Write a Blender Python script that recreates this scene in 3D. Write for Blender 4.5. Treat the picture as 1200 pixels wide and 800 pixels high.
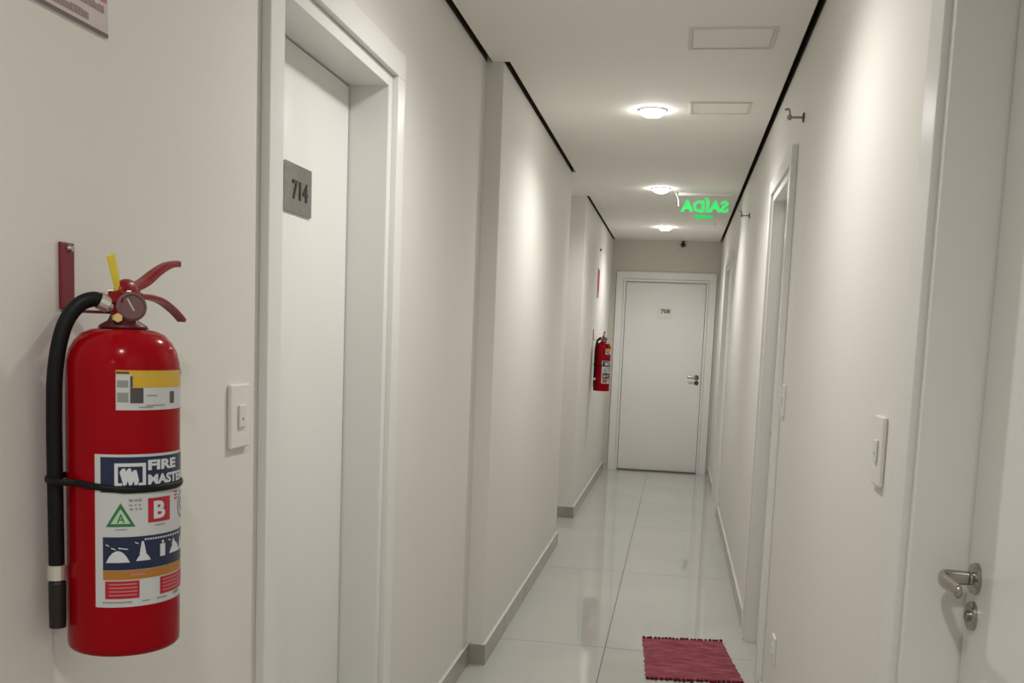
import bpy, bmesh, math, random
from mathutils import Vector, Matrix
random.seed(7)
for o in list(bpy.data.objects): bpy.data.objects.remove(o, do_unlink=True)
scene = bpy.context.scene
COL = scene.collection
PI = math.pi; R = math.radians

# ------------------------------------------------------------------ camera
CAM_Z = 1.42
yaw, pitch, roll = 0.1619528967455316, -0.11043669876010655, 0.039234511382414176
fw = Vector((-math.sin(yaw)*math.cos(pitch), math.cos(yaw)*math.cos(pitch), math.sin(pitch)))
rt = Vector((math.cos(yaw), math.sin(yaw), 0)); up = rt.cross(fw)
rt2 = math.cos(roll)*rt + math.sin(roll)*up
up2 = -math.sin(roll)*rt + math.cos(roll)*up
cd = bpy.data.cameras.new('camera'); cam = bpy.data.objects.new('camera', cd); COL.objects.link(cam)
M = Matrix((rt2, up2, -fw)).transposed().to_4x4(); M.translation = Vector((0, 0, CAM_Z))
cam.matrix_world = M
cd.sensor_width = 36; cd.lens = 1156/1200*36
cd.shift_x = 0; cd.shift_y = (524.358-400)/1200
cd.clip_start = 0.02; cd.clip_end = 100
scene.camera = cam

# ------------------------------------------------------------------ world, exposure
w = bpy.data.worlds.new('world'); scene.world = w; w.use_nodes = True
w.node_tree.nodes['Background'].inputs[0].default_value = (1.0, .96, .9, 1)
w.node_tree.nodes['Background'].inputs[1].default_value = 0.05
vs = scene.view_settings
vs.view_transform = 'Standard'; vs.look = 'None'; vs.gamma = 1; vs.use_curve_mapping = False
vs.exposure = 0.07
SPOT_W = 44.0          # watts of each ceiling downlight
DOME_E = 66.0          # brightness of the frosted lens
LAMP_COL = (1.0, 0.982, 0.945)

# ------------------------------------------------------------------ materials
def mat(name, col, rough=.5, metal=0.0, spec=.5, emit=None, es=0, trans=0, ior=1.45, coat=0):
    m = bpy.data.materials.new(name); m.use_nodes = True
    b = m.node_tree.nodes['Principled BSDF']
    b.inputs['Base Color'].default_value = (*col, 1); b.inputs['Roughness'].default_value = rough
    b.inputs['Metallic'].default_value = metal; b.inputs['Specular IOR Level'].default_value = spec
    b.inputs['Transmission Weight'].default_value = trans; b.inputs['IOR'].default_value = ior
    b.inputs['Coat Weight'].default_value = coat
    if emit: b.inputs['Emission Color'].default_value = (*emit, 1); b.inputs['Emission Strength'].default_value = es
    return m
def noisy(m, c1, c2, scale=3.0, bump=0.0, bscale=200.0, stretch=(1, 1, 1), detail=4, lo=.35, hi=.65, bdist=.001):
    nt = m.node_tree; b = nt.nodes['Principled BSDF']
    tc = nt.nodes.new('ShaderNodeTexCoord'); mp = nt.nodes.new('ShaderNodeMapping')
    mp.inputs['Scale'].default_value = stretch
    nt.links.new(tc.outputs['Object'], mp.inputs['Vector'])
    n = nt.nodes.new('ShaderNodeTexNoise'); n.inputs['Scale'].default_value = scale; n.inputs['Detail'].default_value = detail
    nt.links.new(mp.outputs[0], n.inputs['Vector'])
    cr = nt.nodes.new('ShaderNodeValToRGB')
    cr.color_ramp.elements[0].position = lo; cr.color_ramp.elements[1].position = hi
    cr.color_ramp.elements[0].color = (*c1, 1); cr.color_ramp.elements[1].color = (*c2, 1)
    nt.links.new(n.outputs['Fac'], cr.inputs[0]); nt.links.new(cr.outputs[0], b.inputs['Base Color'])
    if bump:
        n2 = nt.nodes.new('ShaderNodeTexNoise'); n2.inputs['Scale'].default_value = bscale; n2.inputs['Detail'].default_value = 3
        nt.links.new(tc.outputs['Object'], n2.inputs['Vector'])
        bp = nt.nodes.new('ShaderNodeBump'); bp.inputs['Strength'].default_value = bump; bp.inputs['Distance'].default_value = bdist
        nt.links.new(n2.outputs['Fac'], bp.inputs['Height']); nt.links.new(bp.outputs[0], b.inputs['Normal'])
    return m
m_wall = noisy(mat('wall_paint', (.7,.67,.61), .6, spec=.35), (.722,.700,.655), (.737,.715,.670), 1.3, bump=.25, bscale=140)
m_endw = noisy(mat('end_wall_tone', (.6,.57,.5), .6, spec=.35), (.60,.565,.50), (.62,.585,.52), 1.3, bump=.25, bscale=140)  # darker, browner tone than the side walls
m_ceil = noisy(mat('ceiling_paint', (.6,.57,.52), .85, spec=.2), (.89,.865,.815), (.90,.875,.83), 1.1)
m_hatch = mat('hatch_frame_paint', (.74,.71,.66), .8, spec=.2)
m_gap = mat('gap_dark', (.07,.055,.04), .8, spec=.1)
m_door = noisy(mat('door_lacquer', (.78,.77,.73), .32), (.765,.76,.73), (.78,.775,.745), 2.0)
m_tile = noisy(mat('porcelain_tile', (.6,.6,.55), .045, spec=.6), (.46,.46,.43), (.49,.49,.455), 1.7, detail=6)
m_grout = mat('grout', (.16,.15,.13), .9, spec=.1)
m_base = noisy(mat('skirting_porcelain', (.4,.38,.34), .22), (.31,.295,.265), (.36,.345,.31), 9)
m_plast = mat('white_plastic', (.74,.73,.68), .35)
m_plast2 = mat('white_plastic_rocker', (.70,.69,.64), .3)
m_steel = noisy(mat('brushed_steel', (.36,.35,.33), .36, metal=1), (.30,.29,.27), (.38,.37,.345), 60, stretch=(1,1,14), bump=.1, bscale=300)
m_chrome = mat('satin_chrome', (.40,.38,.35), .18, metal=1)
m_black = mat('black_paint', (.012,.010,.009), .45)
m_red = mat('red_enamel', (.30,.0015,.006), .16, spec=.14)
m_red2 = mat('red_cast_metal', (.22,.005,.008), .35, spec=.3)
m_red3 = mat('bracket_red', (.18,.010,.014), .45)
m_roseD = mat('rose_dark_reflection', (.10,.095,.085), .3, metal=1)  # chrome roses coloured dark, a dark reflection put into the colour
m_dred = mat('dark_red_collar', (.07,.006,.008), .4)
m_rub = mat('black_rubber', (.006,.006,.006), .5, spec=.25)
m_yel = mat('yellow_plastic', (.75,.58,.03), .4)
m_brass = mat('brass', (.75,.55,.25), .3, metal=1)
m_silver = mat('aluminium', (.72,.70,.64), .4, metal=.8)
m_gauge = mat('gauge_face', (.17,.085,.09), .3)
m_glass = mat('clear_cover', (.95,.95,.95), .05, trans=1, ior=1.3)
m_white = mat('label_white', (.55,.56,.56), .35)
m_print = mat('label_print_white', (.62,.64,.66), .35)
m_navy = mat('label_navy', (.012,.020,.060), .3)
m_green = mat('label_green', (.03,.17,.06), .35)
m_lgreen = mat('label_pale_green', (.42,.60,.42), .35)
m_lred = mat('label_red', (.42,.015,.03), .35)
m_ochre = mat('label_ochre', (.40,.17,.025), .35)
m_gold = mat('label_yellow', (.60,.38,.03), .3)
m_ink = mat('label_ink', (.07,.06,.06), .4)
m_grey = mat('label_grey', (.26,.27,.25), .4)
m_pink = mat('label_pink_print', (.55,.20,.20), .4)
m_maroon = mat('sign_maroon', (.07,.012,.015), .4)
m_signw = mat('sign_white', (.52,.44,.43), .4)
m_signt = mat('sign_grey_print', (.23,.13,.13), .4)
m_lens = mat('lamp_lens', (1,1,1), .4, emit=LAMP_COL, es=DOME_E)
m_ring = mat('lamp_ring', (.75,.74,.70), .4)
m_acry = mat('clear_acrylic', (.97,.99,.97), .02, trans=1, ior=1.15, spec=.3)
m_led = mat('green_lit_letters', (.02,.3,.08), .4, emit=(.06,.78,.17), es=.85)
m_arrow = mat('green_lit_arrow', (.0,.25,.06), .4, emit=(.015,.62,.12), es=.8)
m_dark = mat('door_foot_dark', (.11,.10,.09), .5)
def rug_mat():
    m = mat('rug_cotton', (.35,.05,.08), .95, spec=.1); nt = m.node_tree; b = nt.nodes['Principled BSDF']
    tc = nt.nodes.new('ShaderNodeTexCoord'); mp = nt.nodes.new('ShaderNodeMapping'); mp.inputs['Scale'].default_value = (6, 85, 1)
    mp.inputs['Rotation'].default_value = (0, 0, R(-7))
    nt.links.new(tc.outputs['Object'], mp.inputs['Vector'])
    n = nt.nodes.new('ShaderNodeTexNoise'); n.inputs['Scale'].default_value = 1; n.inputs['Detail'].default_value = 4
    nt.links.new(mp.outputs[0], n.inputs['Vector'])
    cr = nt.nodes.new('ShaderNodeValToRGB'); e = cr.color_ramp.elements
    e[0].position = .3; e[0].color = (.18,.045,.055,1); e[1].position = .72; e[1].color = (.40,.145,.17,1)
    k = e.new(.5); k.color = (.28,.072,.092,1)
    nt.links.new(n.outputs['Fac'], cr.inputs[0]); nt.links.new(cr.outputs[0], b.inputs['Base Color'])
    return m
m_rug = rug_mat(); m_fringe = mat('rug_fringe', (.11,.015,.025), .95, spec=.1)

# ------------------------------------------------------------------ helpers
def box(bm, x0, x1, y0, y1, z0, z1):
    v = [bm.verts.new((x, y, z)) for z in (z0, z1) for y in (y0, y1) for x in (x0, x1)]
    for f in ((0,2,3,1),(4,5,7,6),(0,1,5,4),(2,6,7,3),(0,4,6,2),(1,3,7,5)): bm.faces.new([v[i] for i in f])
def link(name, bm, m, parent=None, bevel=0, smooth=False, segs=2, autosm=False):
    bmesh.ops.recalc_face_normals(bm, faces=bm.faces)
    me = bpy.data.meshes.new(name); bm.to_mesh(me); bm.free()
    for mm in (m if isinstance(m, (list, tuple)) else [m]): me.materials.append(mm)
    o = bpy.data.objects.new(name, me); COL.objects.link(o)
    if parent: o.parent = parent
    if smooth:
        for p in me.polygons: p.use_smooth = True
    if bevel:
        b = o.modifiers.new('bevel', 'BEVEL'); b.width = bevel; b.segments = segs; b.limit_method = 'ANGLE'; b.angle_limit = R(40)
    return o
def boxes(name, lst, m, parent=None, bevel=0):
    bm = bmesh.new()
    for b in lst: box(bm, *b)
    return link(name, bm, m, parent, bevel)
def lathe(bm, prof, n=32, mtx=None):
    rings = []
    for r, z in prof:
        if r < 1e-6: rings.append([bm.verts.new((0, 0, z))])
        else: rings.append([bm.verts.new((r*math.cos(2*PI*i/n), r*math.sin(2*PI*i/n), z)) for i in range(n)])
    for a, b in zip(rings, rings[1:]):
        for i in range(n):
            j = (i+1) % n
            if len(a) == 1 and len(b) == 1: continue
            if len(a) == 1: bm.faces.new((a[0], b[i], b[j]))
            elif len(b) == 1: bm.faces.new((a[i], a[j], b[0]))
            else: bm.faces.new((a[i], a[j], b[j], b[i]))
    if mtx is not None: bmesh.ops.transform(bm, matrix=mtx, verts=[v for r_ in rings for v in r_])
def smooth_path(pts, k=6):
    P = [Vector(p) for p in pts]; out = []
    for i in range(len(P)-1):
        p0 = P[max(i-1, 0)]; p1 = P[i]; p2 = P[i+1]; p3 = P[min(i+2, len(P)-1)]
        for s in range(k):
            t = s/k
            out.append(.5*((2*p1)+(p2-p0)*t+(2*p0-5*p1+4*p2-p3)*t*t+(3*p1-p0-3*p2+p3)*t**3))
    out.append(P[-1]); return out
def tube(bm, pts, rad, n=12, sx=1.0, upv=(0,0,1)):
    """swept tube; rad number or list; sx flattens one axis"""
    P = [Vector(p) for p in pts]; N = len(P)
    rr = rad if isinstance(rad, (list, tuple)) else [rad]*N
    rings = []; ref = Vector(upv)
    for i, p in enumerate(P):
        t = (P[min(i+1, N-1)]-P[max(i-1, 0)]).normalized()
        a = t.cross(ref)
        if a.length < 1e-4: a = t.cross(Vector((1, 0, 0)))
        a.normalize(); b = a.cross(t).normalized()
        ref = b
        rings.append([bm.verts.new(p + a*math.cos(2*PI*k/n)*rr[i] + b*math.sin(2*PI*k/n)*rr[i]*sx) for k in range(n)])
    for q, s in zip(rings, rings[1:]):
        for k in range(n): bm.faces.new((q[k], q[(k+1)%n], s[(k+1)%n], s[k]))
    bm.faces.new(rings[0][::-1]); bm.faces.new(rings[-1])
def tag(o, label, cat=None, group=None, kind=None):
    o['label'] = label
    if cat: o['category'] = cat
    if group: o['group'] = group
    if kind: o['kind'] = kind
    return o
def empty(name, loc, rz=0):
    o = bpy.data.objects.new(name, None); COL.objects.link(o); o.location = loc; o.rotation_euler = (0, 0, rz)
    o.empty_display_size = .05
    return o
def copy_tree(o, parent=None):
    c = o.copy(); COL.objects.link(c); c.parent = parent
    for ch in list(o.children):
        copy_tree(ch, c)
    return c
def text_geo(body, size, offset=0.0, space=1.0):
    """flat text as (verts2d, faces), origin at lower left of its bounding box"""
    cu = bpy.data.curves.new('t', 'FONT'); cu.body = body; cu.size = size; cu.offset = offset; cu.space_character = space
    cu.resolution_u = 3
    o = bpy.data.objects.new('t', cu); COL.objects.link(o)
    bpy.context.view_layer.update()
    dg = bpy.context.evaluated_depsgraph_get()
    me = bpy.data.meshes.new_from_object(o.evaluated_get(dg))
    vs_ = [(v.co.x, v.co.y) for v in me.vertices]; fs = [tuple(p.vertices) for p in me.polygons]
    bpy.data.objects.remove(o, do_unlink=True); bpy.data.curves.remove(cu); bpy.data.meshes.remove(me)
    x0 = min(v[0] for v in vs_); y0 = min(v[1] for v in vs_); x1 = max(v[0] for v in vs_); y1 = max(v[1] for v in vs_)
    return [(x-x0, y-y0) for x, y in vs_], fs, x1-x0, y1-y0
def add_geo(bm, vs_, fs, fn, mi=0):
    V = [bm.verts.new(fn(*v)) for v in vs_]
    for f in fs:
        try: fc = bm.faces.new([V[i] for i in f]); fc.material_index = mi
        except ValueError: pass

# ------------------------------------------------------------------ room shell
C = 2.542
L1, L2, L3, RW = -.84, -.768, -.768, .408
Y0, YP, YR, YS, YE = -3.0, 4.118, 6.76, 7.83, 11.06
ZT = 2.70
# door openings: (wall, centre, half width of the pocket, pocket depth)
D1c, D1h = 2.378, .372
def wall_obj(name, lst, label, m=None):
    return tag(boxes(name, lst, m or m_wall), label, 'wall', kind='structure')
hp = .07; zt = 2.094
wall_obj('wall_left', [
    (-1.25, L1, Y0, D1c-D1h-.04, 0, ZT), (-1.25, -1.02, D1c-D1h-.04, D1c+D1h+.04, 0, ZT),
    (-1.02, L1, D1c-D1h-.04, D1c+D1h+.04, zt+.04, ZT), (-1.25, L1, D1c+D1h+.04, YP, 0, ZT),
    (-1.25, L2, YP, YR, 0, ZT), (-1.35, -1.25, YR-.05, YS+.05, 0, ZT), (-1.35, L3, YS, YE+.15, 0, ZT)],
    'long off-white painted left wall with a shallow pillar and a recess')
def right_wall():
    segs = []; cuts = [(1.695-.815, 1.695), (4.07, 4.79), (8.48, 9.27)]
    y = Y0
    for a, b in cuts:
        a -= .04; b += .04
        segs.append((RW, RW+.35, y, a, 0, ZT)); segs.append((RW+.18, RW+.35, a, b, 0, ZT)); segs.append((RW, RW+.18, a, b, zt+.04, ZT)); y = b
    segs.append((RW, RW+.35, y, YE+.15, 0, ZT)); return segs
wall_obj('wall_right', right_wall(), 'long off-white painted right wall with doors opening along it')
ec, eh = -.168, .438
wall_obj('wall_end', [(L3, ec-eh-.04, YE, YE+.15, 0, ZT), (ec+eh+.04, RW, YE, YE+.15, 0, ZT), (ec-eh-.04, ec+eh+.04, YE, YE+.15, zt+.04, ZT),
                      (ec-eh-.04, ec+eh+.04, YE+.10, YE+.15, 0, zt+.04)], 'short beige wall around the door at the far end', m_endw)
wall_obj('wall_back', [(L1, RW, Y0-.15, Y0, 0, ZT)], 'plain wall closing the corridor behind the camera')
ce = [(Y0, YP, L1+.024), (YP, YR, L2+.024), (YR, YS, -1.25), (YS, YE, L3+.02)]
tag(boxes('ceiling', [(xl, RW-.025, a, b, C, C+.015) for a, b, xl in ce], m_ceil),
    'flat matt off-white plasterboard ceiling of the corridor', 'ceiling', kind='structure')
tag(boxes('ceiling', [(-1.4, .8, Y0-.15, YE+.15, ZT, ZT+.1)], m_ceil), 'concrete slab above the suspended ceiling', 'ceiling', kind='structure')
gi = 0
def gap(xw, xc, a, b, label):
    """dark metal channel between a wall (xw) and the ceiling edge (xc)"""
    global gi; gi += 1
    s = 1 if xc > xw else -1
    f = lambda p, q: (min(p, q), max(p, q))
    tag(boxes('trim_%d' % gi, [(*f(xw, xw+s*.002), a, b, C-.001, C+.10), (*f(xw, xc), a, b, C+.10, C+.104), (*f(xc-s*.002, xc), a, b, C-.001, C+.10)], m_gap),
        label, 'trim', kind='structure')
gap(L1, L1+.024, Y0, YP, 'dark shadow gap between ceiling and left wall nearest the camera')
gap(L2, L2+.024, YP, YR, 'dark shadow gap between ceiling and the left pillar')
gap(L3, L3+.02, YS, YE, 'dark shadow gap between ceiling and the farthest stretch of left wall')
gap(RW, RW-.025, Y0, YE, 'dark shadow gap between ceiling and right wall')

# floor: grout bed with large porcelain tiles
floor = tag(boxes('floor', [(-1.4, .8, Y0-.15, YE+.15, -.06, -.0035)], m_grout), 'glossy off-white porcelain floor of large oblong tiles', 'floor', kind='structure')
segY = [(Y0, YP, L1), (YP, YR, L2), (YR, YS, -1.25), (YS, YE, L3)]
JX, JY, TW = -.258, 4.505, 1.565
k0 = math.floor((Y0-JY)/TW)
g = .0019
y = JY+k0*TW
while y < YE:
    for cx0, cx1 in ((-1.06, JX), (JX, RW), (-1.86, -1.06)):
        lst = []
        for a, b, xl in segY:
            ya, yb = max(y+g, a), min(y+TW-g, b); xa, xb = max(cx0+g, xl), cx1-(g if cx1 < RW else 0)
            if yb-ya > .004 and xb-xa > .004: lst.append((xa, xb, ya, yb, -.008, 0))
        if lst:
            bm = bmesh.new()
            for q in lst: box(bm, *q)
            bmesh.ops.remove_doubles(bm, verts=bm.verts, dist=1e-5)
            link('tile', bm, m_tile, floor)
    y += TW

# baseboards
bh, bt = .09, .014
m_lit_top = mat('skirting_lit_top', (.62,.60,.55), .4)  # paler upward faces: light from above painted onto the skirting tops
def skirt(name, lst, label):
    o = tag(boxes(name, lst, [m_base, m_lit_top], bevel=.0015), label, 'baseboard', kind='structure')
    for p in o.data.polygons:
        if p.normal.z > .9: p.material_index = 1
skirt('baseboard_left', [(L1, L1+bt, Y0, D1c-.479, 0, bh), (L1, L1+bt, D1c+.479, YP, 0, bh)], 'grey porcelain skirting along the near left wall')
skirt('baseboard_left', [(L1+bt, L2+bt, YP-bt, YP, 0, bh), (L2, L2+bt, YP, YR, 0, bh)], 'grey porcelain skirting wrapped around the left pillar')
skirt('baseboard_left', [(-1.25, L3+bt, YS-bt, YS, 0, bh), (L3, L3+bt, YS, YE-.03, 0, bh), (-1.25, -1.25+bt, YR, YS-bt, 0, bh)], 'grey porcelain skirting around the far left wall end')
skirt('baseboard_right', [(RW-bt, RW, Y0, .79, 0, bh), (RW-bt, RW, 1.80, 3.97, 0, bh)], 'porcelain skirting along the near right wall')
skirt('baseboard_right', [(RW-bt, RW, 4.90, 8.37, 0, bh)], 'porcelain skirting between the two farther right doors')
skirt('baseboard_right', [(RW-bt, RW, 9.38, YE-.03, 0, bh)], 'porcelain skirting beside the far corner on the right')

# ------------------------------------------------------------------ doors
def plate_text(body, h, parent, loc, m=m_black, thick=.0015, width=None):
    vs_, fs, W, H = text_geo(body, 1.0, offset=.02)
    s = h/H; sx = s if width is None else width/W
    bm = bmesh.new()
    # door local: x along wall, y outwards, z up; seen from +y the text must run towards -x
    add_geo(bm, vs_, fs, lambda x, y_: (loc[0]-(x-W/2)*sx, loc[1]+thick, loc[2]+(y_-H/2)*s))
    r = bmesh.ops.extrude_face_region(bm, geom=list(bm.faces))
    bmesh.ops.translate(bm, verts=[v for v in r['geom'] if isinstance(v, bmesh.types.BMVert)], vec=(0, -thick, 0))
    return link('number', bm, m, parent)
def lever_handle(parent, x, depth, z, side, mc=m_chrome, ml=m_chrome):
    """side: direction (+1/-1 along local x) in which the lever runs"""
    bm = bmesh.new()
    rot = Matrix.Rotation(-PI/2, 4, 'X')
    lathe(bm, [(0, -.0), (.0255, 0), (.0255, .006), (.023, .009), (.011, .010), (.0105, .012), (0, .012)], 28, Matrix.Translation((x, -depth, z)) @ rot)
    h = link('handle', bm, mc, parent, smooth=False); h['label'] = 'chrome lever handle with round rose'
    bm = bmesh.new()
    yb = -depth+.010
    P = smooth_path([(x, yb, z), (x, yb+.030, z), (x+side*.006, yb+.043, z), (x+side*.022, yb+.047, z), (x+side*.06, yb+.046, z), (x+side*.10, yb+.044, z)], 5)
    n = len(P)
    tube(bm, P, [.0055+.0010*math.sin(PI*min(1, i/n*1.1)) for i in range(n)], 14, sx=2.0)
    link('lever', bm, ml, h, smooth=True)
    bm = bmesh.new()
    lathe(bm, [(0, 0), (.0235, 0), (.0235, .005), (.021, .008), (.009, .008), (.009, .0125), (0, .0125)], 28, Matrix.Translation((x-side*.002, -depth, z-.061)) @ rot)
    box(bm, x-side*.002-.001, x-side*.002+.001, -depth+.012, -depth+.0132, z-.066, z-.056)
    k = link('lock_cylinder', bm, mc, parent); k['label'] = 'chrome keyhole rose'
def door(name, loc, rz, hw, depth, label, handle_x=None, number=None, inner=.05, num_x=0, num_z=1.748, num_w=None, foot_strip=False, plate_m=None, rose_m=None, num_dz=-.003, bd=.020, H=zt, pw=.16, casing_w=.072, gut=.010, ct=.034):
    r = tag(empty(name, loc, rz), label, 'door', kind='structure')
    # jamb (lining) with its flat front edge
    jt = .03
    for s in (-1, 1):
        a, b = sorted((s*hw, s*(hw+jt))); boxes('jamb', [(a, b, -depth-.045, .001, 0, H+jt)], m_door, r, bevel=.001)
        a, b = sorted((s*hw, s*(hw-.0055))); boxes('gap_shade', [(a, b, -depth-.03, -depth-.004, 0, H)], m_black, r)  # black strip painting in the shade of the gap beside the leaf
    boxes('jamb', [(-hw, hw, -depth-.045, .001, H, H+jt)], m_door, r, bevel=.001)
    boxes('sill', [(-hw, hw, -depth-.04, .0, -.006, .001)], m_tile, r)
    # inner band of the architrave
    x1 = hw+inner
    for s in (-1, 1):
        a, b = sorted((s*hw, s*x1)); boxes('architrave_band', [(a, b, -.001, bd, 0, H+inner)], m_door, r, bevel=.0015)
    boxes('architrave_band', [(-hw, hw, -.001, bd, H, H+inner)], m_door, r, bevel=.0015)
    x2 = x1+gut; x3 = x2+casing_w
    for s in (-1, 1):
        a, b = sorted((s*x2, s*x3)); boxes('casing', [(a, b, .0, ct, 0, H+inner+gut)], m_door, r, bevel=.002)
    boxes('casing', [(-x3, x3, .0, ct, H+inner+gut, H+inner+gut+casing_w)], m_door, r, bevel=.002)
    # gutter filler between the two
    if gut > .004:
        for s in (-1, 1):
            a, b = sorted((s*(x1), s*x2)); boxes('rebate', [(a, b, 0, .010, 0, H+inner+gut)], m_door, r)
        boxes('rebate', [(-x1, x1, 0, .010, H+inner, H+inner+gut)], m_door, r)
    boxes('leaf', [(-hw+.0045, hw-.0045, -depth-.035, -depth, .008, H-.004)], m_door, r, bevel=.001)
    if handle_x is not None: lever_handle(r, handle_x, depth, 1.068, -1 if handle_x > 0 else 1, mc=rose_m or m_chrome)
    if number:
        p = boxes('number_plate', [(num_x-pw/2, num_x+pw/2, -depth, -depth+.006, num_z-.059, num_z+.059)], plate_m or m_steel, r, bevel=.001)
        p['label'] = 'small pale number plate with dark digits' if plate_m else 'brushed steel number plate reading '+number
        plate_text(number, .047, p, (num_x-.006, -depth+.006, num_z+num_dz), width=num_w)
    if foot_strip: boxes('foot_strip', [(-hw, hw, -.03, .022, 0, .014)], m_dark, r)  # dark grey strip on the floor at the foot of the door
    return r
# casing outer edge should sit at D1c +/- (hw+inner+gut+casing)
LW = L1
door('door_1', (LW, D1c, 0), -PI/2, D1h, .112, 'white door with steel plate 714, beside the large fire extinguisher', number='714', num_x=.006, num_w=.10, num_z=1.763, pw=.17, handle_x=None, inner=.035, casing_w=.070, gut=.001, bd=.003, ct=.020, H=2.107)
door('door_2', (RW, 1.695-.4075, 0), PI/2, .4075, .082, 'white door with chrome lever handle at the right edge, nearest the camera', handle_x=.355, inner=.024, gut=.002, casing_w=.092, ct=.022, bd=.010)
door('door_3', (RW, 4.435, 0), PI/2, .355, .05, 'white framed door halfway along right wall, beside the red mat', handle_x=-.305, inner=.03, gut=.006, casing_w=.066, ct=.023, bd=.012)
door('door_4', (RW, 8.875, 0), PI/2, .39, .05, 'white framed door at the far end of the right wall', handle_x=-.34, inner=.03, gut=.006, casing_w=.066, ct=.023, bd=.012)
door('door_5', (ec, YE, 0), PI, eh, .03, 'white door facing the camera at the end of the corridor', handle_x=-.385, number='708', num_x=.0, inner=.022, gut=.006, casing_w=.075, num_z=1.765, num_w=.10, foot_strip=True, ct=.026, plate_m=m_plast, rose_m=m_roseD, num_dz=.014)  # pale plate colour stands in for a bright reflection on steel

# ------------------------------------------------------------------ ceiling fittings
def downlight(x, y, label):
    t = tag(empty('downlight', (x, y, C)), label, 'ceiling light', 'round downlights in a row along the ceiling')
    return t
dl0 = None
lamps = [(4.965, 'round lit ceiling downlight nearest the camera in view'), (7.41, 'round lit ceiling downlight beside the green exit sign, middle of three'),
         (9.81, 'farthest lit ceiling downlight, above the end door'), (2.53, 'downlight just above the top of the picture, over the first door'),
         (.10, 'downlight overhead, above the camera'), (-2.33, 'downlight behind the camera')]
for i, (yy, lab) in enumerate(lamps):
    if i == 0:
        dl0 = tag(empty('downlight', (-.187, yy, C)), lab, 'ceiling light', 'round downlights in a row along the ceiling')
        bm = bmesh.new(); lathe(bm, [(.060, -.006), (.063, -.0075), (.072, -.003), (.073, 0), (.060, 0)], 40)
        link('rim', bm, m_ring, dl0, smooth=True)
        bm = bmesh.new(); lathe(bm, [(.060, -.0015), (.0595, -.008), (.054, -.018), (.040, -.027), (.020, -.0315), (0, -.0325)], 32)
        link('lens', bm, m_lens, dl0, smooth=True)
        src = dl0
    else:
        src = copy_tree(dl0); src.location = (-.187, yy, C); tag(src, lab)
    ld = bpy.data.lights.new('lamp_light', 'SPOT'); ld.energy = SPOT_W; ld.color = LAMP_COL
    ld.spot_size = R(160); ld.spot_blend = 1.0; ld.shadow_soft_size = .035
    lo = bpy.data.objects.new('lamp_light', ld); COL.objects.link(lo); lo.location = (-.187, yy, C-.075)

def hatch(x0, x1, y0, y1, label):
    t = tag(empty('ceiling_hatch', ((x0+x1)/2, (y0+y1)/2, C)), label, 'hatch', 'plasterboard hatches in the ceiling')
    a, b = (x1-x0)/2, (y1-y0)/2; f = .012; d = .006
    boxes('frame', [(-a, a, -b, -b+f, -d, 0), (-a, a, b-f, b, -d, 0), (-a, -a+f, -b+f, b-f, -d, 0), (a-f, a, -b+f, b-f, -d, 0)], m_hatch, t, bevel=.001)
    boxes('panel', [(-a+f+.003, a-f-.003, -b+f+.003, b-f-.003, -.0025, 0)], m_ceil, t)
hatch(-.025, .285, 3.70, 3.955, 'shallow rectangular ceiling hatch nearest the camera')
hatch(-.01, .275, 4.80, 5.03, 'smaller-looking ceiling hatch beside the nearest downlight')

# exit sign: clear acrylic blade with green lit letters, seen from its back
sx0, sx1, sy = -.062, .328, 7.60
ex = tag(empty('exit_sign', ((sx0+sx1)/2, sy, C)), 'clear hanging exit sign with green lit letters and arrow', 'exit sign')
hwid = (sx1-sx0)/2
boxes('housing', [(-hwid, hwid, -.022, .022, -.024, 0)], m_plast, ex, bevel=.004)
boxes('acrylic_panel', [(-hwid+.008, hwid-.008, -.002, .002, -.235, -.024)], m_acry, ex)
vs_, fs, W, H = text_geo('SA\u00cdDA', 1.0, offset=.055, space=1.05)
bm = bmesh.new(); Wd = .352; hh = .108
add_geo(bm, vs_, fs, lambda x, y_: (Wd/2-(x/W)*Wd, .0045, -.140+(y_/H)*hh))
r_ = bmesh.ops.extrude_face_region(bm, geom=list(bm.faces))
bmesh.ops.translate(bm, verts=[v for v in r_['geom'] if isinstance(v, bmesh.types.BMVert)], vec=(0, -.002, 0))
lt = link('lettering', bm, m_led, ex); lt['label'] = 'green lit exit word seen mirrored from behind'
bm = bmesh.new()
pts = [(-.075, -.172), (-.035, -.147), (-.035, -.160), (.068, -.160), (.068, -.184), (-.035, -.184), (-.035, -.197)]
va = [bm.verts.new((x, .0025, z)) for x, z in pts]; vb = [bm.verts.new((x, .0045, z)) for x, z in pts]
bm.faces.new(va); bm.faces.new(vb[::-1])
for i in range(7): bm.faces.new((va[i], va[(i+1)%7], vb[(i+1)%7], vb[i]))
link('arrow', bm, m_arrow, ex)
for s in (-.135, .085):
    bm = bmesh.new(); lathe(bm, [(0, 0), (.005, 0), (.005, .004), (0, .004)], 12, Matrix.Translation((s, -.002, -.222)) @ Matrix.Rotation(PI/2, 4, 'X')); link('screw', bm, m_chrome, ex)
bm = bmesh.new(); tube(bm, smooth_path([(-hwid-.028, -.01, 0), (-hwid-.012, -.01, -.02), (-hwid+.002, -.008, -.055), (-hwid+.006, -.004, -.10)], 6), .005, 8)
link('white_curve', bm, m_plast, ex, smooth=True)  # thin white curved tube at the left edge of the sign

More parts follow.
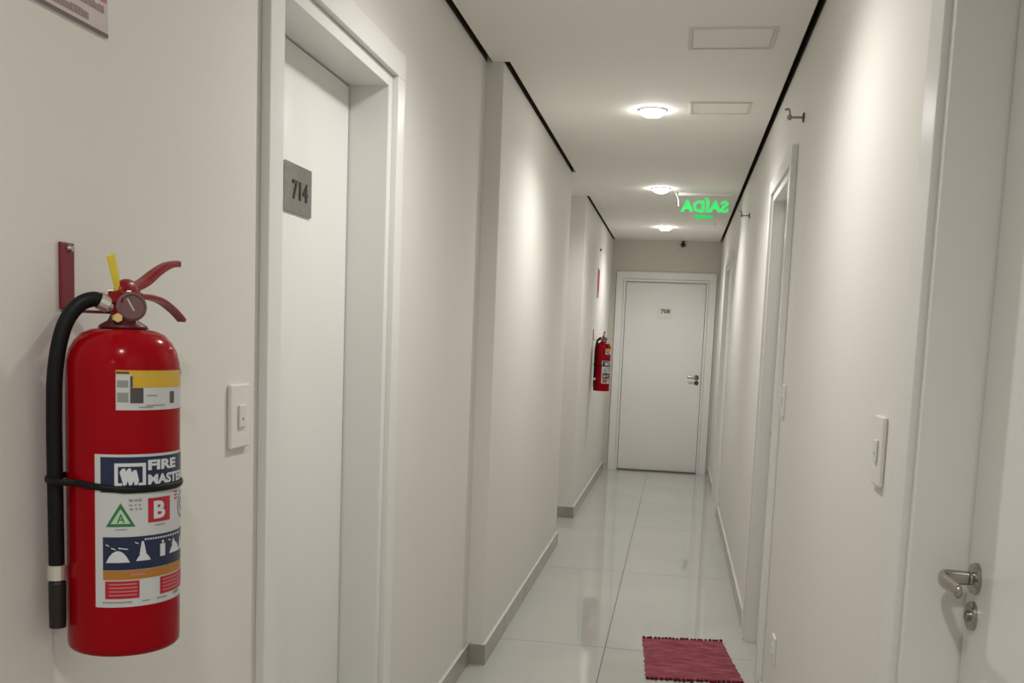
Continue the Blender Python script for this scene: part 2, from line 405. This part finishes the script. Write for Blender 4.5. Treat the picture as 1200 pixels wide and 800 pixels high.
# small black sensor at the top of the end wall
sn = tag(empty('sensor', (-.010, YE, 2.497)), 'small black round sensor high on the end wall above the door', 'sensor')
boxes('mount', [(-.012, .012, -.012, 0, -.015, .045)], m_black, sn, bevel=.002)
bm = bmesh.new(); bmesh.ops.create_uvsphere(bm, u_segments=20, v_segments=12, radius=.026, matrix=Matrix.Translation((0, -.032, 0)))
link('eye', bm, m_black, sn, smooth=True)

# ------------------------------------------------------------------ wall fittings
def switch(loc, rz, label, w_=.078, h_=.125, rocker=True, outlet=False):
    t = tag(empty('wall_outlet' if outlet else 'light_switch', loc, rz), label, 'outlet' if outlet else 'light switch')
    boxes('plate', [(-w_/2, w_/2, 0, .009, -h_/2, h_/2)], m_plast, t, bevel=.003)
    if rocker:
        a = boxes('rocker', [(-.014, .014, .009, .0135, -.022, .022)], m_plast2, t, bevel=.002)
        boxes('mark', [(-.003, .003, .0135, .0139, -.008, -.003)], m_grey, a)
    if outlet:
        bm = bmesh.new(); lathe(bm, [(.0, .009), (.020, .009), (.022, .0125), (.024, .009)], 24, Matrix.Rotation(-PI/2, 4, 'X')); link('socket', bm, m_plast2, t)
    return t
switch((L1, 1.803, 1.249), -PI/2, 'white wall switch between the large fire extinguisher and the door', w_=.085, h_=.124)
switch((RW, 2.035, 1.227), PI/2, 'white wall switch left of the nearest right door', w_=.085, h_=.137)
switch((RW, 3.86, 1.225), PI/2, 'white wall switch in front of the door halfway along right wall', h_=.12)
switch((RW, 3.60, .335), PI/2, 'white wall outlet low on the right wall', h_=.10, w_=.078, rocker=False, outlet=True)

def hook(loc, label):
    t = tag(empty('wall_hook', loc, PI/2), label, 'hook', 'metal hooks high on the right wall')
    rot = Matrix.Rotation(-PI/2, 4, 'X')
    bm = bmesh.new(); lathe(bm, [(0, 0), (.018, 0), (.018, .004), (.014, .007), (0, .007)], 20, rot); link('rose', bm, mat('hook_rose', (.10,.09,.08), .4, metal=.6), t)
    bm = bmesh.new(); tube(bm, smooth_path([(0, .005, 0), (0, .03, 0), (0, .052, 0)], 3), .0042, 10)
    bmesh.ops.create_uvsphere(bm, u_segments=12, v_segments=8, radius=.010, matrix=Matrix.Translation((0, .052, 0)))
    tube(bm, smooth_path([(0, .052, .0), (0, .052, .018), (0, .058, .030), (0, .070, .027)], 4), .004, 8)
    link('prong', bm, m_steel, t, smooth=True)
hook((RW, 3.85, 2.265), 'small metal hook high on right wall, in front of the second door')
hook((RW, 6.66, 2.265), 'small metal hook high on right wall, farther from the camera')

# ------------------------------------------------------------------ fire extinguishers, brackets, signs
CR = .0737
def cyl_pt(th, z, off): a = R(th); r = CR+off; return (r*math.cos(a), r*math.sin(a), z)
def zv(v): return 1.363-.001145*(v-430)-.974      # photo height on the cylinder -> local z
def th(x):                                        # photo x on the cylinder -> angle
    return -59+math.degrees(math.asin(max(-1, min(1, (x-143)/68))))
def patch(bm, t0, t1, z0, z1, off, mi=0):
    n = max(1, int(abs(t1-t0)/4)); prev = None
    for i in range(n+1):
        t = t0+(t1-t0)*i/n
        c = (bm.verts.new(cyl_pt(t, z0, off)), bm.verts.new(cyl_pt(t, z1, off)))
        if prev: f = bm.faces.new((prev[0], c[0], c[1], prev[1])); f.material_index = mi
        prev = c
def clip(pts, t, keep_right):
    out = []
    for i in range(len(pts)):
        a, b = pts[i], pts[(i+1) % len(pts)]
        ia = (a[0] >= t) if keep_right else (a[0] <= t); ib = (b[0] >= t) if keep_right else (b[0] <= t)
        if ia: out.append(a)
        if ia != ib:
            k = (t-a[0])/(b[0]-a[0]); out.append((t, a[1]+(b[1]-a[1])*k))
    return out
def poly(bm, pts, off, mi=0):
    lo = min(p[0] for p in pts); hi = max(p[0] for p in pts); n = max(1, int((hi-lo)/5)+1)
    for i in range(n):
        q = clip(clip(pts, lo+(hi-lo)*i/n, True), lo+(hi-lo)*(i+1)/n, False) if n > 1 else pts
        q2 = [p for k, p in enumerate(q) if abs(p[0]-q[k-1][0])+abs(p[1]-q[k-1][1])*900 > 1e-4]
        if len(q2) > 2: bm.faces.new([bm.verts.new(cyl_pt(t, z, off)) for t, z in q2]).material_index = mi
def ctext(bm, body, t0, t1, z0, z1, off, mi=0, bold=.03):
    vs_, fs, W, H = text_geo(body, 1.0, offset=bold)
    for f in fs: poly(bm, [(t0+(t1-t0)*vs_[i][0]/W, z0+(z1-z0)*vs_[i][1]/H) for i in f], off, mi)
def make_extinguisher(loc, label):
    r = tag(empty('fire_extinguisher', loc), label, 'fire extinguisher', 'red fire extinguishers on the left wall')
    bm = bmesh.new()
    lathe(bm, [(0, .006), (.058, .006), (.064, 0), (.0705, .001), (.0730, .004), (CR, .010), (CR, .380), (.0728, .394), (.069, .409), (.0625, .421), (.053, .431), (.041, .4365), (.028, .4385), (.020, .439), (0, .439)], 64)
    link('cylinder', bm, m_red, r, smooth=True)
    bm = bmesh.new(); lathe(bm, [(0, .438), (.033, .4385), (.030, .443), (.020, .449), (.017, .456), (0, .456)], 28); link('collar', bm, m_dred, r, smooth=True)
    # valve
    bm = bmesh.new(); lathe(bm, [(0, .452), (.0165, .452), (.0165, .478), (.014, .482), (0, .482)], 20)
    box(bm, -.011, .011, -.020, .034, .472, .488)
    bmesh.ops.create_uvsphere(bm, u_segments=20, v_segments=12, radius=1, matrix=Matrix.Translation((0, .010, .487)) @ Matrix.Diagonal((.0135, .0255, .019, 1)))
    vv = link('valve', bm, m_red2, r, bevel=.002, smooth=False)
    for p_ in vv.data.polygons: p_.use_smooth = len(p_.vertices) < 5 and p_.area < 6e-5
    bm = bmesh.new(); lathe(bm, [(0, 0), (.0062, 0), (.0062, .012), (0, .012)], 6, Matrix.Translation((.002, -.021, .4525)) @ Matrix.Rotation(R(48), 4, 'Z').inverted() @ Matrix.Rotation(PI/2, 4, 'Y')); link('brass_nut', bm, m_brass, r)
    # levers (bent channel strips)
    def strip(pts, w0, w1, t, nm):
        bm = bmesh.new(); P = smooth_path(pts, 5); n = len(P)
        rings = []
        for i, p in enumerate(P):
            w_ = (w0+(w1-w0)*i/(n-1))/2
            d = (P[min(i+1, n-1)]-P[max(i-1, 0)]).normalized(); nn = Vector((1, 0, 0)).cross(d).normalized()
            if nn.z < 0: nn = -nn
            rings.append([bm.verts.new(p+Vector((s*w_, 0, 0))+nn*h) for s, h in ((-1, -t), (-1, t*.4), (-.55, t), (.55, t), (1, t*.4), (1, -t))])
        for q, s in zip(rings, rings[1:]):
            for k in range(6): bm.faces.new((q[k], q[(k+1)%6], s[(k+1)%6], s[k]))
        bm.faces.new(rings[0]); bm.faces.new(rings[-1][::-1])
        return link(nm, bm, m_red2, r, smooth=False)
    lv = strip([(0, .018, .494), (0, .05, .504), (0, .085, .521), (0, .115, .532), (0, .143, .537)], .024, .013, .0042, 'squeeze_lever')
    boxes('lever_tip', [(-.006, .006, .141, .149, .532, .541)], m_black, lv, bevel=.002)
    strip([(0, .025, .482), (0, .06, .484), (0, .10, .480), (0, .135, .468), (0, .162, .454)], .018, .013, .0036, 'carry_handle')
    # gauge on the side facing the corridor mouth
    a = R(-48); d = Vector((math.cos(a), math.sin(a), 0)); p = Vector((0, .010, .468))+d*.019
    mt = Matrix.Translation(p) @ d.to_track_quat('Z', 'Y').to_matrix().to_4x4()
    bm = bmesh.new(); lathe(bm, [(0, 0), (.0185, 0), (.0195, .003), (.0195, .010), (.0165, .012), (.0160, .009), (0, .009)], 28, mt)
    gg = link('pressure_gauge', bm, m_gauge, r, smooth=False)
    bm = bmesh.new(); box(bm, -.0008, .0008, -.006, .012, .0092, .0100); bmesh.ops.transform(bm, matrix=mt @ Matrix.Rotation(.5, 4, 'Z'), verts=bm.verts); link('needle', bm, m_print, gg)
    # yellow pull tag
    bm = bmesh.new(); tube(bm, [(0, -.014, .490), (.001, -.021, .508), (0, -.030, .535)], [.006, .0085, .0095], 8, sx=.35, upv=(1, 0, 0)); t_ = link('pull_tag', bm, m_yel, r); t_['label'] = 'yellow plastic safety tag'
    bm = bmesh.new(); tube(bm, [(.014, -.004, .488), (-.014, -.014, .488)], .002, 8); link('safety_pin', bm, m_silver, r)
    # hose
    perp = lambda q: (-.060*q/.083, -.062*q/.083)
    hp_ = [(*perp(.022), .470), (*perp(.036), .476), (*perp(.056), .466), (*perp(.073), .437), (*perp(.083), .385), (*perp(.0855), .32), (*perp(.085), .20), (*perp(.0845), .110)]
    bm = bmesh.new(); tube(bm, smooth_path(hp_, 7), .0102, 16, upv=(1, -1, 0)); h = link('hose', bm, m_rub, r, smooth=True); h['label'] = 'black rubber discharge hose'
    q0, q1 = Vector((0, 0, .462)), Vector((*perp(.030), .475))
    bm = bmesh.new(); tube(bm, [q0, q0.lerp(q1, .5), q1], .0075, 14, upv=(1, -1, 0)); tube(bm, [q0.lerp(q1, .62), q1], .0122, 14, upv=(1, -1, 0)); link('coupling', bm, m_silver, r, smooth=False)
    bm = bmesh.new(); tube(bm, [(*perp(.084), .120), (*perp(.084), .100)], .0125, 18, upv=(1, -1, 0)); link('ferrule', bm, m_silver, h)
    bm = bmesh.new(); tube(bm, [(*perp(.084), .101), (*perp(.084), .095), (*perp(.084), .055), (*perp(.084), .034)], [.0085, .0115, .0112, .0108], 18, upv=(1, -1, 0)); link('nozzle', bm, m_black, h)
    # rubber strap round the cylinder and hose
    bm = bmesh.new(); P = []
    for i in range(73):
        t = -135-180+i*5; ra = CR+.0018
        dd = abs(((t+134)+180) % 360-180)
        if dd < 22: ra = CR+.0022+.0235*math.cos(dd/22*PI/2)**.6
        P.append((ra*math.cos(R(t)), ra*math.sin(R(t)), .2275+.009*max(0, math.cos(R(t+149)))))
    tube(bm, P, .0021, 8, sx=2.2, upv=(0, 0, 1)); link('strap', bm, m_rub, r, smooth=True)
    # ---- main label
    bm = bmesh.new(); patch(bm, -88, 78, zv(709), zv(530), .0003); lb = link('label', bm, m_white, r); lb['label'] = 'navy, white and red wrap label'
    def layer(nm, m, fn, off):
        bm = bmesh.new(); fn(bm, off); return tag(link(nm, bm, m, lb), nm.replace('_', ' '), kind='stuff') if 'print' in nm else link(nm, bm, m, lb)
    def navy(bm, o): patch(bm, -82, 76, zv(574), zv(533), o); patch(bm, -80, 76, zv(665), zv(626), o)
    layer('navy_band', m_navy, navy, .0006)
    layer('ochre_band', m_ochre, lambda bm, o: patch(bm, -80, 76, zv(676.5), zv(665.5), o), .0006)
    def redb(bm, o):
        patch(bm, -78, th(160), zv(699), zv(678), o); patch(bm, th(184), 76, zv(699), zv(678), o)
        patch(bm, th(170), th(196), zv(611), zv(582), o)
        for k in range(3): patch(bm, 0, 7, zv(580+4*k), zv(578+4*k), o)
    layer('red_print', m_lred, redb, .0006)
    def logo(bm, o):
        a, b = th(132), th(167.5); t4 = (b-a)*.11
        patch(bm, a, b, zv(544), zv(540), o); patch(bm, a, a+t4, zv(566), zv(544), o); patch(bm, b-t4, b, zv(566), zv(544), o)
        patch(bm, a+t4, a+2.2*t4, zv(566), zv(563), o); patch(bm, b-2.2*t4, b-t4, zv(566), zv(563), o)
        c = (a+b)/2
        for k in (-1, 0, 1):
            s = 5.4*k; top = zv(546 if k < 1 else 548); 
            poly(bm, [(c+s-5.0, zv(551+k)), (c+s-2.2, top), (c+s+.4, top), (c+s+2.8, zv(560)), (c+s+1.6, zv(565)), (c+s-1.2, zv(566))], o)
        ctext(bm, 'FIRE', th(170), th(202.5), zv(549), zv(537), o, bold=.045)
        ctext(bm, 'MASTER', th(170), 21, zv(566), zv(554), o, bold=.045)
        # pictograms on the lower navy band
        def mound(x0, x1, y0, y1, k=7):
            a, b = th(x0), th(x1)
            pts = [(a+(b-a)*i/k, zv(y1)-(zv(y1)-zv(y0))*math.sin(PI*i/k)**.8) for i in range(k+1)]; poly(bm, pts, o)
        mound(122, 149, 642, 656); mound(156, 173, 646, 655); poly(bm, [(th(160), zv(648)), (th(162.5), zv(632)), (th(165), zv(632)), (th(168), zv(648))], o)
        patch(bm, th(184), th(190), zv(653), zv(638), o); patch(bm, th(186), th(188.5), zv(637), zv(634), o)
        mound(195, 207, 640, 652); poly(bm, [(th(198), zv(642)), (th(200), zv(634)), (th(203), zv(642))], o)
        for x0, x1, yy in ((122, 126, 634), (128, 133, 638), (136, 147, 638), (155, 159, 632), (194, 197, 634)):
            poly(bm, [(th(x0), zv(yy)), (th(x0), zv(yy+1.5)), (th(x1), zv(yy+3)), (th(x1), zv(yy+2))], o)
        mound(207, 210, 636, 652)
        x = 166
        while x < 207: patch(bm, th(x), th(x+2), zv(631), zv(629), o); x += 3
    layer('white_print', m_print, logo, .0010)
    def tri(x0, x1, y0, y1, o, bm): poly(bm, [(th(x0), zv(y1)), (th((x0+x1)/2), zv(y0)), (th(x1), zv(y1))], o)
    layer('class_a_triangle', m_green, lambda bm, o: tri(122, 155.5, 586, 614, o, bm), .0006)
    layer('class_a_field', m_lgreen, lambda bm, o: tri(127.5, 150, 593, 610.5, o, bm), .0009)
    layer('class_a_letter', m_green, lambda bm, o: ctext(bm, 'A', th(134.5), th(143.5), zv(609.5), zv(599), o, bold=.01), .0013)
    layer('class_b_letter', m_print, lambda bm, o: ctext(bm, 'B', th(176.5), th(190), zv(607), zv(586), o, bold=.04), .0010)
    def ring(bm, o):
        c, cz = 24, zv(597); n = 24
        for i in range(n):
            a0, a1 = 2*PI*i/n, 2*PI*(i+1)/n
            pt = lambda a_, rr: (c+math.cos(a_)*rr/CR*57.3, cz+math.sin(a_)*rr)
            poly(bm, [pt(a0, .017), pt(a1, .017), pt(a1, .0195), pt(a0, .0195)], o)
        ctext(bm, 'C', 17, 31, zv(606), zv(588), o)
    layer('class_c_ring', m_ink, ring, .0006)
    def small(bm, o):
        for k, (x0, x1) in enumerate(((148, 153), (154.5, 158), (159, 163))):
            patch(bm, th(x0), th(x1), zv(585), zv(582), o); patch(bm, th(x0), th(x1-1), zv(590), zv(588), o); patch(bm, th(x0+1), th(x1), zv(595), zv(592.5), o)
        patch(bm, th(132), th(146), zv(618), zv(616.5), o); patch(bm, th(178), th(190), zv(615.5), zv(614), o)
        x = 118
        while x < 150: patch(bm, th(x), th(x+2.4), zv(704.5), zv(702), o); x += 3.1
        patch(bm, th(163), th(172), zv(704), zv(702.5), o); patch(bm, th(180), th(192), zv(704), zv(702), o); patch(bm, th(200), th(207), zv(704), zv(700), o)
    layer('small_print', m_grey, small, .0006)
    def pink(bm, o):
        for k in range(4):
            yy = 681+4.3*k
            patch(bm, -74, th(157), zv(yy+1.4), zv(yy), o); patch(bm, th(187), 60, zv(yy+1.4), zv(yy), o)
        patch(bm, th(150), th(166), zv(672), zv(670), o)
    layer('red_block_print', m_pink, pink, .0010)
    # ---- upper label
    bm = bmesh.new(); patch(bm, th(134), 26, zv(479), zv(436), .0003); ub = link('label', bm, m_white, r); ub['label'] = 'small white and yellow inspection label'
    bm = bmesh.new(); patch(bm, th(152), 22, zv(453), zv(439), .0006); patch(bm, th(134), 25, zv(438.5), zv(433.5), .0006); link('yellow_header', bm, m_gold, ub)
    bm = bmesh.new(); patch(bm, th(150), th(165), zv(471), zv(453.5), .0007); patch(bm, th(196), th(201), zv(472), zv(458), .0007); patch(bm, th(150), th(153), zv(453), zv(440), .0007)
    patch(bm, th(134.5), th(149), zv(437.5), zv(435), .0008); patch(bm, 21, 26, zv(440), zv(432), .0008)
    tag(link('dark_print', bm, m_ink, ub), 'dark printed blocks', kind='stuff')
    bm = bmesh.new(); patch(bm, th(135.5), th(148), zv(453), zv(445), .0006); patch(bm, th(135.5), th(148), zv(470), zv(459), .0006); patch(bm, th(168), th(190), zv(474.5), zv(473), .0006)
    patch(bm, th(168), th(181), zv(463), zv(461.5), .0006); patch(bm, th(160), th(176), zv(476.5), zv(475), .0006)
    tag(link('grey_print', bm, m_grey, ub), 'grey printed lines', kind='stuff')
    return r
ext = make_extinguisher((-.746, 1.247, .974), 'large red fire extinguisher on the left wall nearest the camera')
e2 = copy_tree(ext); e2.location = (-.672, 9.02, .974); tag(e2, 'distant red fire extinguisher on the far left wall beside the end door')

def bracket(x, y, label):
    t = tag(empty('wall_bracket', (x, y, .974)), label, 'bracket', 'red brackets holding the fire extinguishers')
    boxes('back_strip', [(0, .004, -.016, .016, .462, .553)], m_red3, t, bevel=.0015)
    boxes('arm', [(.004, .073, -.013, .013, .4575, .4615)], m_red3, t, bevel=.001)
    bm = bmesh.new(); lathe(bm, [(0, 0), (.006, 0), (.004, .004), (0, .004)], 12, Matrix.Translation((.004, .006, .545)) @ Matrix.Rotation(PI/2, 4, 'Y')); link('screw', bm, m_chrome, t)
bracket(L1, 1.259, 'red steel wall bracket behind the large near fire extinguisher')
bracket(L3, 9.03, 'red steel wall bracket behind the distant fire extinguisher')

def fire_sign(x, y, label):
    t = tag(empty('fire_sign', (x, y, 1.827), -PI/2), label, 'sign', 'small signs above the fire extinguishers')
    # local x runs towards -Y (picture left), y outwards
    boxes('board', [(-.10, .10, 0, .003, 0, .26)], m_signw, t)
    boxes('border', [(-.10, .10, .003, .0036, 0, .005)], m_maroon, t)
    boxes('border', [(-.10, .10, .003, .0036, .255, .26)], m_maroon, t)
    boxes('red_field', [(-.096, .096, .003, .0038, .047, .25)], m_lred, t)
    lst = []
    random.seed(3)
    for z, a, b, h in ((.031, -.090, .088, .011), (.011, -.052, .075, .011)):
        xx = a
        while xx < b:
            ww = random.uniform(.004, .009); lst.append((xx, min(b, xx+ww), .003, .0035, z, z+h*random.uniform(.75, 1))); xx += ww+.0015
    tag(boxes('small_print', lst, m_signt, t), 'grey illegible print', kind='stuff')
fire_sign(L1, 1.262, 'white and red sign cut off at the upper left, above the near extinguisher')
fire_sign(L3, 9.30, 'narrow-looking sign on the far left wall above the distant extinguisher')
nb = tag(empty('wall_screw', (L3, 9.36, 2.27), -PI/2), 'tiny dark screw head high on the far left wall above the sign', 'screw')
bm = bmesh.new(); lathe(bm, [(0, 0), (.013, 0), (.011, .012), (0, .015)], 14, Matrix.Rotation(-PI/2, 4, 'X')); link('head', bm, m_black, nb)

# ------------------------------------------------------------------ red rag mat
rug = tag(empty('floor_mat', (.13, 4.44, 0)), 'small red woven cotton mat with ragged ends on the tiled floor', 'mat')
TL, TR, BR, BL = [Vector((a-.13, b-4.44, 0)) for a, b in ((-.092, 4.690), (.290, 4.748), (.358, 4.175), (-.057, 4.120))]
def bil(u, v): return (BL*(1-u)+BR*u)*(1-v)+(TL*(1-u)+TR*u)*v
random.seed(11)
bm = bmesh.new(); NX, NR = 40, 44; rows = []
amp = [random.uniform(.7, 1.25) for _ in range(NR+1)]; ex_ = [random.uniform(-.006, .006) for _ in range(NR+1)]
NV = NR*4
for j in range(NV+1):
    v = j/NV; k = min(NR, int(v*NR)); ph = (v*NR) % 1
    row = []
    for i in range(NX+1):
        u = i/NX
        z = .003+.005*amp[k]*abs(math.sin(PI*ph))**.6+.0008*math.sin(i*2.1+k*1.7)
        if i in (0, NX): z = .001
        p = bil(u, v); s = (-1 if i == 0 else 1 if i == NX else 0)
        row.append(bm.verts.new((p.x+s*ex_[k]*.6, p.y, z)))
    rows.append(row)
for a, b in zip(rows, rows[1:]):
    for i in range(NX): bm.faces.new((a[i], a[i+1], b[i+1], b[i]))
link('weave', bm, m_rug, rug, smooth=True)
for v0, sg in ((0, -1), (1, 1)):
    bm = bmesh.new(); n = 22
    for i in range(n):
        u = (i+.5)/n+random.uniform(-.008, .008); p = bil(u, v0); ln = random.uniform(.004, .026); q = random.uniform(-.006, .006)
        tube(bm, [p+Vector((0, -sg*.004, .006)), p+Vector((q*.5, sg*ln*.6, .006)), p+Vector((q, sg*ln, .002))], [.007, .0085, .004], 6, sx=.7)
    tag(link('fringe', bm, m_fringe, rug, smooth=True), 'dark red ragged edge tufts', kind='stuff')
